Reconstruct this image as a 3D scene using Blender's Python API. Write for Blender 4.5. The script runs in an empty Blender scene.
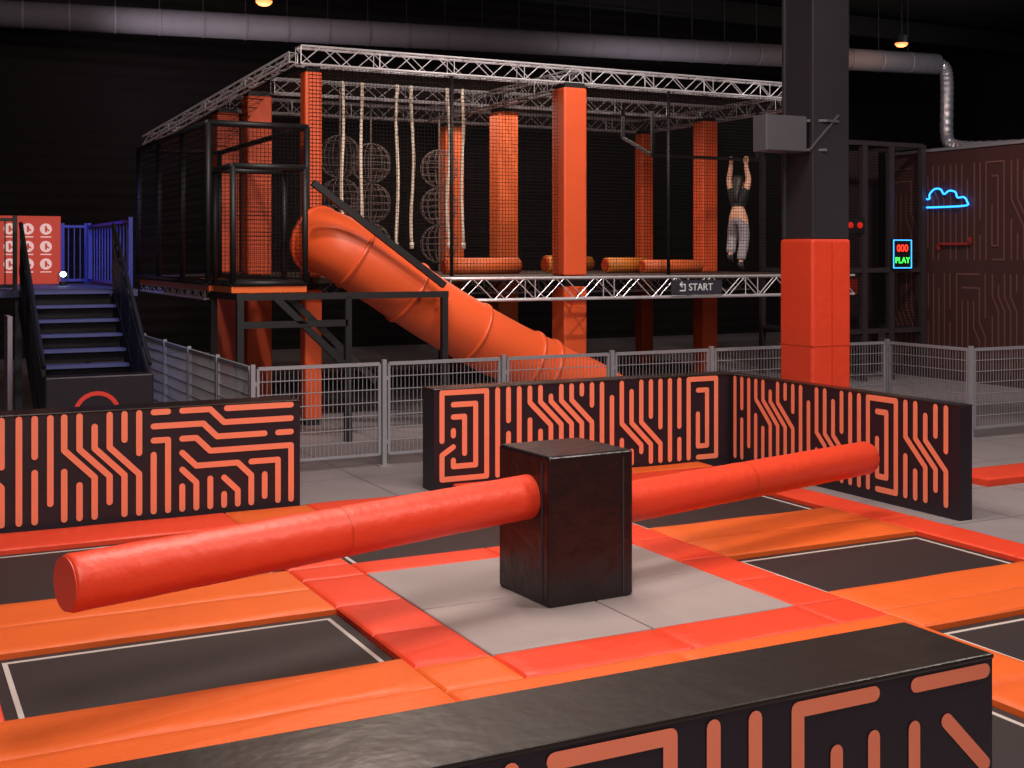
import bpy, math, random
from mathutils import Vector, Matrix
random.seed(4)
D=bpy.data; SC=bpy.context.scene; COL=SC.collection
SC.view_settings.view_transform='Standard'
SC.view_settings.look='None'
FZ=-0.08   # hall floor level, pad tops are z=0

# ------------------------------------------------------------------ materials
def srgb(r,g,b):
    f=lambda c:(c/255/12.92) if c/255<=.04045 else ((c/255+.055)/1.055)**2.4
    return (f(r),f(g),f(b),1)
def M(name,col,rough=.5,metal=0.,var=.15,scale=6.,bump=0.,bscale=None,emis=None,es=0.,spec=.5):
    m=D.materials.new(name); m.use_nodes=True; nt=m.node_tree; N=nt.nodes; L=nt.links
    b=N['Principled BSDF']
    b.inputs['Roughness'].default_value=rough; b.inputs['Metallic'].default_value=metal
    b.inputs['Specular IOR Level'].default_value=spec
    tc=N.new('ShaderNodeTexCoord')
    no=N.new('ShaderNodeTexNoise'); no.inputs['Scale'].default_value=scale; no.inputs['Detail'].default_value=4
    L.new(tc.outputs['Object'],no.inputs['Vector'])
    mx=N.new('ShaderNodeMix'); mx.data_type='RGBA'
    c=col
    mx.inputs['A'].default_value=(c[0]*(1-var),c[1]*(1-var),c[2]*(1-var),1)
    mx.inputs['B'].default_value=(min(1,c[0]*(1+var)),min(1,c[1]*(1+var)),min(1,c[2]*(1+var)),1)
    L.new(no.outputs['Fac'],mx.inputs['Factor']); L.new(mx.outputs['Result'],b.inputs['Base Color'])
    if bump>0:
        n2=N.new('ShaderNodeTexNoise'); n2.inputs['Scale'].default_value=bscale or scale; n2.inputs['Detail'].default_value=3
        L.new(tc.outputs['Object'],n2.inputs['Vector'])
        bp=N.new('ShaderNodeBump'); bp.inputs['Strength'].default_value=bump; bp.inputs['Distance'].default_value=.02
        L.new(n2.outputs['Fac'],bp.inputs['Height']); L.new(bp.outputs['Normal'],b.inputs['Normal'])
    if emis:
        b.inputs['Emission Color'].default_value=emis; b.inputs['Emission Strength'].default_value=es
    return m
def net_mat(name,axes,cell=.07,thick=.16,col=(.006,.006,.007,1)):
    m=D.materials.new(name); m.use_nodes=True; nt=m.node_tree; N=nt.nodes; L=nt.links
    b=N['Principled BSDF']; b.inputs['Base Color'].default_value=col; b.inputs['Roughness'].default_value=.9; b.inputs['Specular IOR Level'].default_value=.1
    out=N['Material Output']
    tc=N.new('ShaderNodeTexCoord'); sp=N.new('ShaderNodeSeparateXYZ'); L.new(tc.outputs['Object'],sp.inputs[0])
    res=[]
    for a in axes:
        d=N.new('ShaderNodeMath'); d.operation='DIVIDE'; d.inputs[1].default_value=cell; L.new(sp.outputs[a],d.inputs[0])
        fr=N.new('ShaderNodeMath'); fr.operation='FRACT'; L.new(d.outputs[0],fr.inputs[0])
        lt=N.new('ShaderNodeMath'); lt.operation='LESS_THAN'; lt.inputs[1].default_value=thick; L.new(fr.outputs[0],lt.inputs[0])
        res.append(lt)
    mx=N.new('ShaderNodeMath'); mx.operation='MAXIMUM'; L.new(res[0].outputs[0],mx.inputs[0]); L.new(res[1].outputs[0],mx.inputs[1])
    tr=N.new('ShaderNodeBsdfTransparent'); ms=N.new('ShaderNodeMixShader')
    L.new(mx.outputs[0],ms.inputs[0]); L.new(tr.outputs[0],ms.inputs[1]); L.new(b.outputs[0],ms.inputs[2]); L.new(ms.outputs[0],out.inputs['Surface'])
    return m
red=M('vinyl_red',srgb(226,66,36),.5,var=.09,scale=2,bump=.4,bscale=9)
ora=M('vinyl_orange',srgb(224,97,34),.5,var=.11,scale=2,bump=.4,bscale=9)
armm=M('vinyl_red_arm',srgb(226,68,40),.45,var=.08,scale=2,bump=.45,bscale=9)
postm=M('vinyl_orange_post',srgb(218,86,42),.5,var=.1,scale=3,bump=.2,bscale=4)
postl=M('vinyl_light_orange_post',srgb(224,106,54),.5,var=.1,scale=3,bump=.2,bscale=4)
goldm=M('vinyl_yellow_orange',srgb(220,132,50),.5,var=.08,scale=3)
blackv=M('vinyl_black',srgb(38,29,27),.32,var=.15,scale=2,bump=.22,bscale=7)
blackbox=M('vinyl_black_hub',srgb(27,18,21),.33,var=.25,scale=3,bump=.8,bscale=5)
navy=M('vinyl_dark_violet',srgb(33,23,33),.45,var=.15,scale=3,bump=.15,bscale=7)
salmon=M('print_salmon',srgb(246,134,102),.5,var=.05,scale=3)
greymat=M('mat_grey',srgb(156,142,140),.6,var=.1,scale=3,bump=.15,bscale=30)
bedm=M('bed_mesh',srgb(42,34,36),.55,var=.15,scale=60,bump=.2,bscale=200)
linem=M('bed_line',srgb(190,178,172),.6,var=.08)
steel=M('steel_galvanised',srgb(175,175,182),.4,metal=.7,var=.12,scale=12)
fencem=M('steel_fence',srgb(162,160,168),.45,metal=.3,var=.1,scale=12)
alu=M('aluminium_truss',srgb(222,218,222),.36,metal=.5,var=.12,scale=10)
ductm=M('duct_metal',srgb(138,132,142),.65,metal=.1,var=.12,scale=3,bump=.6,bscale=5)
flexm=M('flexible_duct_metal',srgb(200,196,204),.3,metal=.7,var=.1,scale=3)
dark=M('paint_black',srgb(22,21,24),.55,var=.2)
darkgrey=M('paint_dark_grey',srgb(52,50,58),.6,var=.2)
slate=M('column_paint',srgb(40,37,44),.6,var=.12,scale=3)
boxgrey=M('box_grey',srgb(84,82,88),.5,var=.1)
slidem=M('slide_plastic',srgb(226,90,44),.42,var=.05,scale=2)
slidein=M('slide_plastic_rim',srgb(180,58,24),.4,var=.05)
ropem=M('rope_cream',srgb(232,212,192),.8,var=.05,scale=30)
netrope=M('rope_grey',srgb(112,96,92),.8,var=.15,scale=30)
woodm=M('deck_panel',srgb(60,44,38),.6,var=.2,scale=3)
orangelit=M('deck_edge_orange_lit',srgb(225,100,40),.5,var=.1)  # orange light on the cage floor, put into the base colour
stairm=M('stair_tread',srgb(66,68,104),.6,var=.12)
bluelitm=M('rail_blue_lit',srgb(50,60,170),.5,var=.1)  # blue light falling on the railing is painted into its colour
posterm=M('poster_red_glow',srgb(150,44,24),.6,var=.05,emis=srgb(215,72,40),es=.45)  # emission added to brighten the board, which is no lamp
posterw=M('poster_white_glow',srgb(230,190,170),.6,var=.05,emis=srgb(240,200,180),es=.45)  # icons get the same added glow as the board
brown=M('partition_brown',srgb(68,38,37),.6,var=.12,scale=2)
brownl=M('partition_line',srgb(112,74,68),.6,var=.1)
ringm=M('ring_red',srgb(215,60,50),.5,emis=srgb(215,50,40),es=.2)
redglow=M('red_glow',srgb(200,40,30),.5,emis=srgb(220,40,25),es=.35)
bluen=M('neon_blue',srgb(40,140,255),.5,emis=srgb(40,140,255),es=3.4)
cyanb=M('screen_border',srgb(60,160,255),.5,emis=srgb(60,170,255),es=2)
greenl=M('led_green',srgb(70,255,90),.5,emis=srgb(60,255,80),es=2.5)
redl=M('led_red',srgb(255,60,40),.5,emis=srgb(255,50,30),es=2.5)
warm=M('lamp_lens',srgb(255,130,80),.5,emis=srgb(255,135,80),es=2.4)
whitel=M('lamp_white',srgb(200,255,255),.5,emis=srgb(190,250,255),es=8)
signw=M('sign_white',srgb(210,208,212),.5,emis=srgb(220,220,225),es=.15)
skin=M('skin',srgb(214,160,132),.5,var=.05)
hairm=M('hair_dark',srgb(30,22,20),.5,var=.2,scale=30)
topm=M('cloth_black',srgb(18,17,20),.8,var=.2,scale=20)
jeansm=M('denim_grey',srgb(140,132,136),.8,var=.15,scale=25)
shoem=M('sock_dark',srgb(60,58,62),.8)
palem=M('panel_pale',srgb(150,130,125),.6)
handlem=M('handle_red',srgb(150,42,34),.5)
netXZ=net_mat('net_xz',(0,2),.055,.13,(.008,.007,.007,1)); netYZ=net_mat('net_yz',(1,2),.09,.10,(.008,.007,.007,1)); netXYlit=net_mat('net_xy_lit',(0,1),cell=.1,thick=.12,col=(.24,.22,.22,1))  # roof net is greyer: light on the black net put into its colour
netdXZ=net_mat('net_dense_xz',(0,2),.06,.22,(.014,.011,.011,1))

def floor_material():
    m=M('floor_concrete',srgb(142,132,134),.55,var=.12,scale=2.5,bump=.1,bscale=20)
    nt=m.node_tree;N=nt.nodes;L=nt.links;b=N['Principled BSDF']
    tc=N.new('ShaderNodeTexCoord'); br=N.new('ShaderNodeTexBrick'); br.offset=0
    br.inputs['Scale'].default_value=1; br.inputs['Brick Width'].default_value=1.2; br.inputs['Row Height'].default_value=1.2
    br.inputs['Mortar Size'].default_value=.008
    L.new(tc.outputs['Object'],br.inputs['Vector'])
    mx=N.new('ShaderNodeMix');mx.data_type='RGBA'
    src=b.inputs['Base Color'].links[0].from_socket
    L.new(br.outputs['Fac'],mx.inputs['Factor']); L.new(src,mx.inputs['A']); mx.inputs['B'].default_value=(.09,.08,.085,1)
    L.new(mx.outputs['Result'],b.inputs['Base Color'])
    return m
floorm=floor_material()
def clad(name,col):
    m=M(name,col,.75,var=.15,scale=1,spec=.2)
    nt=m.node_tree;N=nt.nodes;L=nt.links;b=N['Principled BSDF']
    tc=N.new('ShaderNodeTexCoord'); w=N.new('ShaderNodeTexWave'); w.bands_direction='Z'; w.inputs['Scale'].default_value=1.0
    L.new(tc.outputs['Object'],w.inputs['Vector'])
    bp=N.new('ShaderNodeBump'); bp.inputs['Strength'].default_value=.5; bp.inputs['Distance'].default_value=.05
    L.new(w.outputs['Fac'],bp.inputs['Height']); L.new(bp.outputs['Normal'],b.inputs['Normal'])
    return m
cladm=clad('wall_cladding',srgb(32,26,28))
ceilm=M('ceiling_black',srgb(12,10,12),.8)

# ------------------------------------------------------------------ mesh builder
class MB:
    def __init__(s): s.v=[];s.f=[];s.m=[]
    def box(s,c,d,rz=0,mi=0,R=None):
        b=len(s.v); R=R or Matrix.Rotation(rz,3,'Z')
        for x in(-.5,.5):
            for y in(-.5,.5):
                for z in(-.5,.5): s.v.append(Vector(c)+R@Vector((x*d[0],y*d[1],z*d[2])))
        for q in((0,1,3,2),(4,6,7,5),(0,4,5,1),(2,3,7,6),(0,2,6,4),(1,5,7,3)):
            s.f.append([b+i for i in q]); s.m.append(mi)
        return s
    def bar(s,a,b,w,h=None,mi=0):
        a=Vector(a);b=Vector(b);d=b-a;q=d.to_track_quat('Y','Z').to_matrix()
        return s.box((a+b)/2,(w,d.length,h or w),mi=mi,R=q)
    def tube(s,pts,r,n=8,mi=0,cap=True,radii=None):
        pts=[Vector(p) for p in pts]; base=len(s.v); prev=None; k=n
        for i,p in enumerate(pts):
            t=(pts[min(i+1,len(pts)-1)]-pts[max(i-1,0)]).normalized()
            if prev is None:
                ref=Vector((0,0,1)) if abs(t.z)<.95 else Vector((1,0,0))
                sx=t.cross(ref).normalized()
            else: sx=(prev-t*prev.dot(t)).normalized()
            prev=sx; sy=sx.cross(t).normalized()
            rr=radii[i] if radii else r
            for j in range(k):
                a=2*math.pi*j/n
                s.v.append(p+sx*math.cos(a)*rr+sy*math.sin(a)*rr)
        for i in range(len(pts)-1):
            for j in range(n):
                j2=(j+1)%k
                s.f.append([base+i*k+j,base+i*k+j2,base+(i+1)*k+j2,base+(i+1)*k+j]); s.m.append(mi)
        if cap:
            s.f.append([base+j for j in range(k)][::-1]); s.m.append(mi)
            e=base+(len(pts)-1)*k; s.f.append([e+j for j in range(k)]); s.m.append(mi)
        return s
    def stripes(s,lines,O,S,Nn,w,mi):
        O=Vector(O);S=Vector(S);Nn=Vector(Nn);Z=Vector((0,0,1)); off=.003
        def P(a): return O+S*a[0]+Z*a[1]+Nn*off
        for ln in lines:
            for i in range(len(ln)-1):
                a=Vector(ln[i]);b=Vector(ln[i+1]);d=(b-a).normalized();p=Vector((-d.y,d.x))*w/2
                bs=len(s.v)
                for q in(a-p,b-p,b+p,a+p): s.v.append(P(q))
                s.f.append([bs,bs+1,bs+2,bs+3]);s.m.append(mi); off+=.00004
            for a in ln:
                bs=len(s.v)
                for j in range(12):
                    t=2*math.pi*j/12; s.v.append(P((a[0]+math.cos(t)*w/2,a[1]+math.sin(t)*w/2)))
                s.f.append(list(range(bs,bs+12)));s.m.append(mi); off+=.00004
        return s
    def obj(s,name,mats,loc=(0,0,0),parent=None,smooth=False,bevel=0,seg=2,label=None,cat=None,group=None,kind=None):
        me=D.meshes.new(name); L=Vector(loc)
        me.from_pydata([tuple(v-L) for v in s.v],[],s.f)
        for m in (mats if isinstance(mats,(list,tuple)) else [mats]): me.materials.append(m)
        me.polygons.foreach_set('material_index',s.m)
        if smooth: me.polygons.foreach_set('use_smooth',[len(f)<=4 for f in s.f])
        me.update(); o=D.objects.new(name,me); COL.objects.link(o); o.location=L
        if parent:
            o.parent=parent; o.matrix_parent_inverse=Matrix()
            o.location=L-parent.location
        if bevel>0:
            bm=o.modifiers.new('bevel','BEVEL'); bm.width=bevel; bm.segments=seg; bm.limit_method='ANGLE'
        tag(o,label,cat,group,kind); return o
def tag(o,label=None,cat=None,group=None,kind=None):
    if label:o['label']=label
    if cat:o['category']=cat
    if group:o['group']=group
    if kind:o['kind']=kind
def empty(name,loc,label,cat,group=None):
    o=D.objects.new(name,None); COL.objects.link(o); o.location=loc; o.empty_display_size=.2; tag(o,label,cat,group); return o
def copy_tree(o,loc,rz=None):
    n=o.copy(); COL.objects.link(n); n.location=loc
    if rz is not None: n.rotation_euler[2]=rz
    for c in list(o.children):
        k=c.copy(); COL.objects.link(k); k.parent=n; k.matrix_parent_inverse=Matrix()
        for g in list(c.children):
            h=g.copy(); COL.objects.link(h); h.parent=k; h.matrix_parent_inverse=Matrix()
    return n
def text_mesh(txt,size,mat,loc,rot,name,parent,depth=.004,align='CENTER'):
    cu=D.curves.new('t','FONT'); cu.body=txt; cu.size=size; cu.align_x=align; cu.align_y='CENTER'; cu.extrude=depth
    t=D.objects.new('t',cu); COL.objects.link(t); bpy.context.view_layer.update()
    me=D.meshes.new_from_object(t.evaluated_get(bpy.context.evaluated_depsgraph_get()))
    D.objects.remove(t); me.materials.clear(); me.materials.append(mat)
    o=D.objects.new(name,me); COL.objects.link(o); o.parent=parent
    o.location=Vector(loc)-parent.location; o.rotation_euler=rot; return o

# ------------------------------------------------------------------ setting
MB().box((15,13.5,FZ-.1),(40,37,.2)).obj('floor',floorm,kind='structure')
MB().box((15,13.5,9.7),(40,37,.2)).obj('ceiling',ceilm,kind='structure')
MB().box((15,32.1,4.8),(40,.2,9.8)).obj('wall_back',cladm,kind='structure')
MB().box((-5.1,13.5,4.8),(.2,37,9.8)).obj('wall_left',cladm,kind='structure')
MB().box((35.1,13.5,4.8),(.2,37,9.8)).obj('wall_right',cladm,kind='structure')
MB().box((15,-5.1,4.8),(40,.2,9.8)).obj('wall_front',cladm,kind='structure')
for i,v in enumerate((16,22,28)):
    MB().box((15,v,9.35),(39.8,.18,.06)).box((15,v,9.1),(39.8,.06,.5)).box((15,v,8.85),(39.8,.18,.06)).obj('trim_%d'%(i+1),ceilm,kind='structure')

# ------------------------------------------------------------------ trampolines, pads
def pad(u0,u1,v0,v1,m,lab):
    g=.002; u0+=g;u1-=g;v0+=g;v1-=g
    # flat foam slab with small chamfered top edge and very slight vinyl sag
    c=.014; xs=[u0,u0+c]+[u0+c+(u1-u0-2*c)*i/10 for i in range(1,10)]+[u1-c,u1]
    ys=[v0,v0+c]+[v0+c+(v1-v0-2*c)*i/6 for i in range(1,6)]+[v1-c,v1]
    nx=len(xs)-1;ny=len(ys)-1; mb=MB(); ph=random.random()*9
    for i,x in enumerate(xs):
        for j,y in enumerate(ys):
            edge=i in(0,nx) or j in(0,ny)
            z=-.011 if edge else .003*math.sin(x*6+ph)*math.sin(y*8+ph)
            mb.v.append(Vector((x,y,z)))
    for i in range(nx):
        for j in range(ny):
            k=i*(ny+1)+j; mb.f.append([k,k+ny+1,k+ny+2,k+1]); mb.m.append(0)
    ring=[i*(ny+1) for i in range(nx+1)]+[nx*(ny+1)+j for j in range(1,ny+1)]+[i*(ny+1)+ny for i in range(nx-1,-1,-1)]+[j for j in range(ny-1,0,-1)]
    b=len(mb.v)
    for r in ring: p=mb.v[r].copy(); p.z=FZ; mb.v.append(p)
    n=len(ring)
    for i in range(n): mb.f.append([ring[i],b+i,b+(i+1)%n,ring[(i+1)%n]]); mb.m.append(0)
    mb.f.append([b+i for i in range(n)][::-1]); mb.m.append(0)
    o=mb.obj('edge_pad',m,loc=((u0+u1)/2,(v0+v1)/2,FZ),label=lab,cat='safety pad',group='vinyl pads between the trampolines')
    fl=[False]*len(mb.f)
    for i in range(1,nx-1):
        for j in range(1,ny-1): fl[i*ny+j]=True
    o.data.polygons.foreach_set('use_smooth',fl)
LO='bright orange vinyl pad covering a trampoline edge'; LR='red-orange vinyl pad between trampoline and grey mat'
def P(u0,u1,v0,v1,c): pad(u0,u1,v0,v1,ora if c=='o' else red,LO if c=='o' else LR)
for (a,b) in((.1,2.8),(6.05,8.1)):
    P(a,b,8.12,8.68,'o');P(a,b,8.68,9.25,'o');P(a,b,6.4,6.93,'o');P(a,b,6.0,6.4,'o')
for (a,b) in((2.8,3.3),(5.62,6.05)):
    P(a,b,6.75,7.45,'r');P(a,b,7.45,8.15,'r');P(a,b,8.15,8.9,'r');P(a,b,6.3,6.75,'o' if a<3 else 'r');P(a,b,8.9,9.25,'r')
    P(a,b,9.25,10.05,'r');P(a,b,10.05,10.85,'r')
for (a,b) in((3.3,4.46),(4.46,5.62)):
    P(a,b,6.3,6.75,'r');P(a,b,8.9,9.25,'r')
P(2.8,4.3,6.0,6.3,'o');P(4.3,6.05,6.0,6.3,'o')
for (a,b) in((2.8,3.3),(5.4,6.05)):
    P(a,b,4.0,5.0,'o');P(a,b,5.0,6.0,'o')
P(.1,2.9,10.95,11.6,'r');P(2.9,3.7,10.85,11.6,'o')
P(3.7,4.6,10.85,11.25,'o');P(3.7,4.6,11.25,11.65,'r');P(4.6,6.05,10.85,11.25,'o');P(4.6,6.05,11.25,11.65,'r')
P(6.05,8.1,10.85,11.25,'o');P(6.05,8.1,11.25,11.65,'r')
P(5.4,7.2,11.66,11.97,'r');P(7.2,8.52,11.66,11.97,'o')
for k in range(5): P(8.1,8.52,4+1.53*k,5.53+1.53*k,'r')
P(.1,.6,6.93,8.12,'r');P(.1,.6,9.25,10.95,'r');P(.1,.6,4.0,6.0,'r')
for (a,b) in((.1,2.8),(2.8,5.4),(5.4,8.52)): P(a,b,3.6,4.0,'o')
P(10.6,12.2,9.6,10.2,'r')
def bed(u0,u1,v0,v1,lab,front=False):
    z=-.045; g=.004;u0+=g;u1-=g;v0+=g;v1-=g
    e=empty('trampoline',((u0+u1)/2,(v0+v1)/2,FZ),lab,'trampoline','rectangular trampolines set in the floor')
    MB().box(((u0+u1)/2,(v0+v1)/2,(z+FZ)/2),(u1-u0,v1-v0,z-FZ)).obj('jumping_bed',bedm,loc=e.location,parent=e)
    i=.07;w=.03;m=MB(); f=v0
    L=[(u0+i,u1-i,v1-i-w,v1-i),(u0+i,u0+i+w,f,v1-i-w),(u1-i-w,u1-i,f,v1-i-w)]
    for (a,b,c,d) in L: m.box(((a+b)/2,(c+d)/2,z+.002),(b-a,d-c,.003))
    m.obj('boundary_line',linem,loc=e.location,parent=e,label='white border line')
for (a,b,c,d) in((.6,2.8,9.25,10.95),(3.3,5.62,9.25,10.85),(6.05,8.1,9.25,10.85),(.6,2.8,6.93,8.12),(6.05,8.1,6.93,8.12),(.6,2.8,4,6),(3.3,5.4,4,6),(6.05,8.1,4,6)):
    bed(a,b,c,d,'black trampoline bed with white line, framed by orange pads')
for i in range(2):
    for j in range(2):
        a=3.3+1.16*i;c=6.75+1.075*j
        MB().box((a+.58,c+.5375,FZ/2),(1.15,1.065,-FZ)).obj('floor_mat',greymat,loc=(a+.58,c+.5375,FZ),bevel=.012,label='grey square foam mat under the rotating sweeper',cat='mat',group='grey mats around the sweeper hub')

# ------------------------------------------------------------------ circuit patterned barriers
PT=.13; TP=.955; BT=.045
def jog(o,n,y=.6,dx=2,e=0):
    r=[];d=dx*PT
    for i in range(n):
        x=o+i*PT
        r.append([(x,TP-(.1 if (i+e)%4==2 else 0)),(x,y),(x+d,y-abs(d)),(x+d,BT+(.12 if (i+e)%3==1 else 0))])
    for k in range(1,abs(dx)+1):
        x=o+(n-1+k)*PT if dx>0 else o-k*PT
        if y-k*PT+.19<TP-.05: r.append([(x,TP),(x,y-k*PT+.19)])
    for k in range(abs(dx)):
        x=o+k*PT if dx>0 else o+(n-1-k)*PT
        if y-k*PT-.19>BT+.05: r.append([(x,y-k*PT-.19),(x,BT)])
    return r,(n+abs(dx))*PT
def vert(o,n,e=0):
    r=[]
    for i in range(n):
        x=o+i*PT;c=(i+e)%4
        if c==1: r+=[[(x,TP),(x,.62)],[(x,.48),(x,BT)]]
        elif c==3: r.append([(x,.8),(x,BT)])
        else: r.append([(x,TP),(x,BT+(.15 if c==2 else 0))])
    return r,n*PT
def spir(o,e=0):
    p=PT;r=[[(o,.45),(o,TP),(o+4*p,TP),(o+4*p,BT),(o,BT),(o,.3),(o+p,.38)],[(o+p,TP-p),(o+3*p,TP-p),(o+3*p,BT+p),(o+p,BT+p),(o+p,BT+1.5*p)],[(o+p,TP-2*p),(o+2*p,TP-2*p),(o+2*p,BT+2*p)],[(o+p,TP-3.1*p),(o+p,.5)]]
    return r,5*p
def hook(o,e=0):
    p=PT;r=[[(o,BT),(o,TP)],[(o+p,TP),(o+p,.42)],[(o+2*p,BT),(o+2*p,TP),(o+5*p,TP),(o+5*p,BT),(o+3*p,BT)],[(o+3*p,TP-p),(o+4*p,TP-p),(o+4*p,BT+p),(o+3*p,BT+p),(o+3*p,.55)],[(o+p,.27),(o+p,BT)]]
    return r,6*p
def comb(o,e=0):
    p=PT; r=[[(o,BT),(o,TP),(o+4*p,TP)],[(o+p,TP-p),(o+4*p,TP-p),(o+4*p,.5),(o+5*p,.5-p),(o+5*p,BT)],[(o+p,TP-2*p),(o+p,BT)],[(o+2*p,TP-2*p),(o+2*p,BT+.1)],[(o+3*p,TP-2*p),(o+3*p,.45),(o+4*p,.45-p),(o+4*p,BT)],[(o+3*p,.26),(o+3*p,BT)],[(o+5*p,TP),(o+5*p,.55)]]
    return r,6*p
def hrun(o,e=0):
    p=PT
    r=[[(o,TP),(o+2*p,TP),(o+3*p,TP-p),(o+8*p,TP-p)],[(o+3.2*p,TP),(o+8*p,TP)],[(o-2*p,TP-p),(o+1.5*p,TP-p),(o+2.5*p,TP-2*p),(o+6*p,TP-2*p)],[(o,TP-2*p),(o+1*p,TP-2*p),(o+2*p,TP-3*p),(o+8*p,TP-3*p),(o+8*p,BT)],[(o+7*p,TP-2*p),(o+8*p,TP-2*p)],
       [(o,TP-3*p),(o+p,TP-4*p),(o+4*p,TP-4*p),(o+5*p,TP-5*p),(o+5*p,BT)],[(o+5*p,TP-4*p),(o+7*p,TP-4*p),(o+7*p,BT)],[(o+6*p,TP-5*p),(o+6*p,BT+.05)],[(o,TP-4.2*p),(o+p,TP-5.2*p),(o+p,BT)],[(o,BT),(o,TP-5.4*p)],[(o+2*p,TP-5*p),(o+2*p,BT)],[(o+3*p,TP-5*p),(o+4*p,TP-6*p),(o+4*p,BT)],[(o+3*p,TP-6.2*p),(o+3*p,BT)],
       [(o-2*p,TP),(o-p,TP)],[(o-2*p,TP-2*p),(o-p,TP-2*p),(o-p,.4),(o-p,BT)],[(o-2*p,TP-3*p),(o-2*p,BT)]]
    return r,9*p
def layout(start,seq,maxs):
    o=start; out=[]
    for fn,*a in seq:
        r,w=fn(o,*a)
        out+=[[(x,y) for x,y in l] for l in r if max(x for x,y in l)<maxs]
        o+=w
    return out
def barrier(c0,c1,top,lines,O,S,N,lab,w=.055):
    c=((c0[0]+c1[0])/2,(c0[1]+c1[1])/2)
    e=empty('padded_barrier',(c[0],c[1],FZ),lab,'padded wall')
    MB().box((c[0],c[1],(top-.02+FZ)/2),(c1[0]-c0[0],c1[1]-c0[1],top-.02-FZ)).stripes(lines,O,S,N,w,1).obj('printed_cover',[navy,salmon],loc=e.location,parent=e,label='dark cover printed with salmon circuit lines')
    MB().box((c[0],c[1],top-.01),(c1[0]-c0[0]+.012,c1[1]-c0[1]+.012,.02)).obj('top_cover',blackv,loc=e.location,parent=e,bevel=.008,label='glossy black vinyl top')
fl=[[(.04,.945),(.36,.945)],[(.22,.8),(.04,.62)],[(.55,.945),(.87,.945),(.87,.06)],[(.37,.8),(.37,.3)],[(.55,.8),(.55,.3),(.2,.1)],[(.71,.78),(.71,.1)],
    [(1.04,.945),(1.04,.3),(.98,.16)],[(1.2,.945),(1.2,.1)],[(1.36,.1),(1.36,.945),(1.76,.945)],[(1.52,.8),(1.52,.1)],[(1.68,.8),(1.68,.1)],[(1.9,.94),(1.9,.1)],[(2.04,.95),(2.3,.95)],[(2.04,.8),(2.04,.1)],[(2.2,.8),(2.2,.1)]]
fl+=layout(2.72,((hrun,),(jog,5),(spir,),(vert,4),(comb,)),6.4)
barrier((-3,3.15),(3.50,3.57),1.0,fl,(3.50,3.15,0),(-1,0,0),(0,-1,0),'long black padded wall with salmon circuit lines, in front of trampolines',.052)
ln2=[]
e0=6.67-9*PT+.04
for r,w in (hrun(e0),jog(e0-.26-6*PT,4,.66,2),vert(e0-.26-8.9*PT,3,0),comb(e0-.26-15*PT),jog(e0-.26-22*PT,5,.42,2,1),spir(1.5),jog(.6,4,.55,2),vert(.12,3)): ln2+=[l for l in r if min(x for x,y in l)>.05]
barrier((-3,11.73),(3.67,12.1),1.0,ln2,(-3,11.73,0),(1,0,0),(0,-1,0),'black padded wall with salmon circuit lines beside the grey floor')
l2=layout(.09,((spir,),(vert,3),(jog,5,.8,2),(vert,2,2),(jog,3,.5,2,1),(hook,)),3.78)
barrier((5.2,12.0),(9.16,12.3),1.0,l2,(5.2,12.0,0),(1,0,0),(0,-1,0),'black padded wall with square spiral circuit print, near metal fence',.058)
l3=layout(.1,((vert,3),(jog,4,.75,2),(vert,2,2),(jog,3,.5,1),(hook,),(jog,3,.62,2)),3.48)
barrier((9.0,8.48),(9.16,11.99),1.0,l3,(9.0,11.99,0),(0,-1,0),(-1,0,0),'black padded wall with circuit print forming a corner by the column',.058)

# ------------------------------------------------------------------ rotating sweeper
C=Vector((4.40,7.80,0)); sw=empty('rotating_sweeper',C,'black padded hub with two long red-orange padded arms','rotating sweeper')
rb=math.radians(3)
hub=MB().box((C.x,C.y,.515),(.70,.70,1.03),rz=rb).obj('hub_box',blackbox,loc=C,parent=sw,bevel=.025,seg=4)
R=Matrix.Rotation(rb,3,'Z')
for sx,sy in((0,-1),(-1,0)):
    n=Vector((sx,sy,0));t=Vector((-sy,sx,0))
    ths=MB(); ths.bar(C+R@(n*.351+t*.26)+Vector((0,0,.03)),C+R@(n*.351+t*.26)+Vector((0,0,.98)),.01,.01)
    o=ths.obj('hub_seam',darkgrey,loc=C,parent=sw); o.parent=hub; o.location=(0,0,0)
for sgn,z,Rl,td in((-1,.72,3.66,15.8),(1,.545,3.9,15.1)):
    th=math.radians(td)
    d=Vector((math.cos(th)*sgn,math.sin(th)*sgn,0)); r=.152
    a=C+d*.28+Vector((0,0,z)); b=C+d*(Rl-.03)+Vector((0,0,z-.02)); c=C+d*Rl+Vector((0,0,z-.02))
    n=40; pts=[a.lerp(b,i/n) for i in range(n+1)]+[b.lerp(c,.5),c]
    rad=[r*(1+.007*math.sin(i*1.1)+.005*math.sin(i*2.7)) for i in range(n+1)]+[r*.98,r*.93]
    arm=MB().tube(pts,r,40,radii=rad).obj('padded_arm',armm,loc=C,parent=sw,smooth=True)
    e=c+d*.001
    o=MB().tube([e,e+d*.006],r*.93,40).obj('end_cap',armm,loc=C,parent=sw); o.parent=arm; o.location=(0,0,0)
    sm=MB(); p=a.lerp(b,.5); sm.tube([p-d*.003,p+d*.003],r*1.01,40,cap=False)
    so=sm.obj('arm_seam',slidein,loc=C,parent=sw); so.parent=arm; so.location=(0,0,0)

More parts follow.
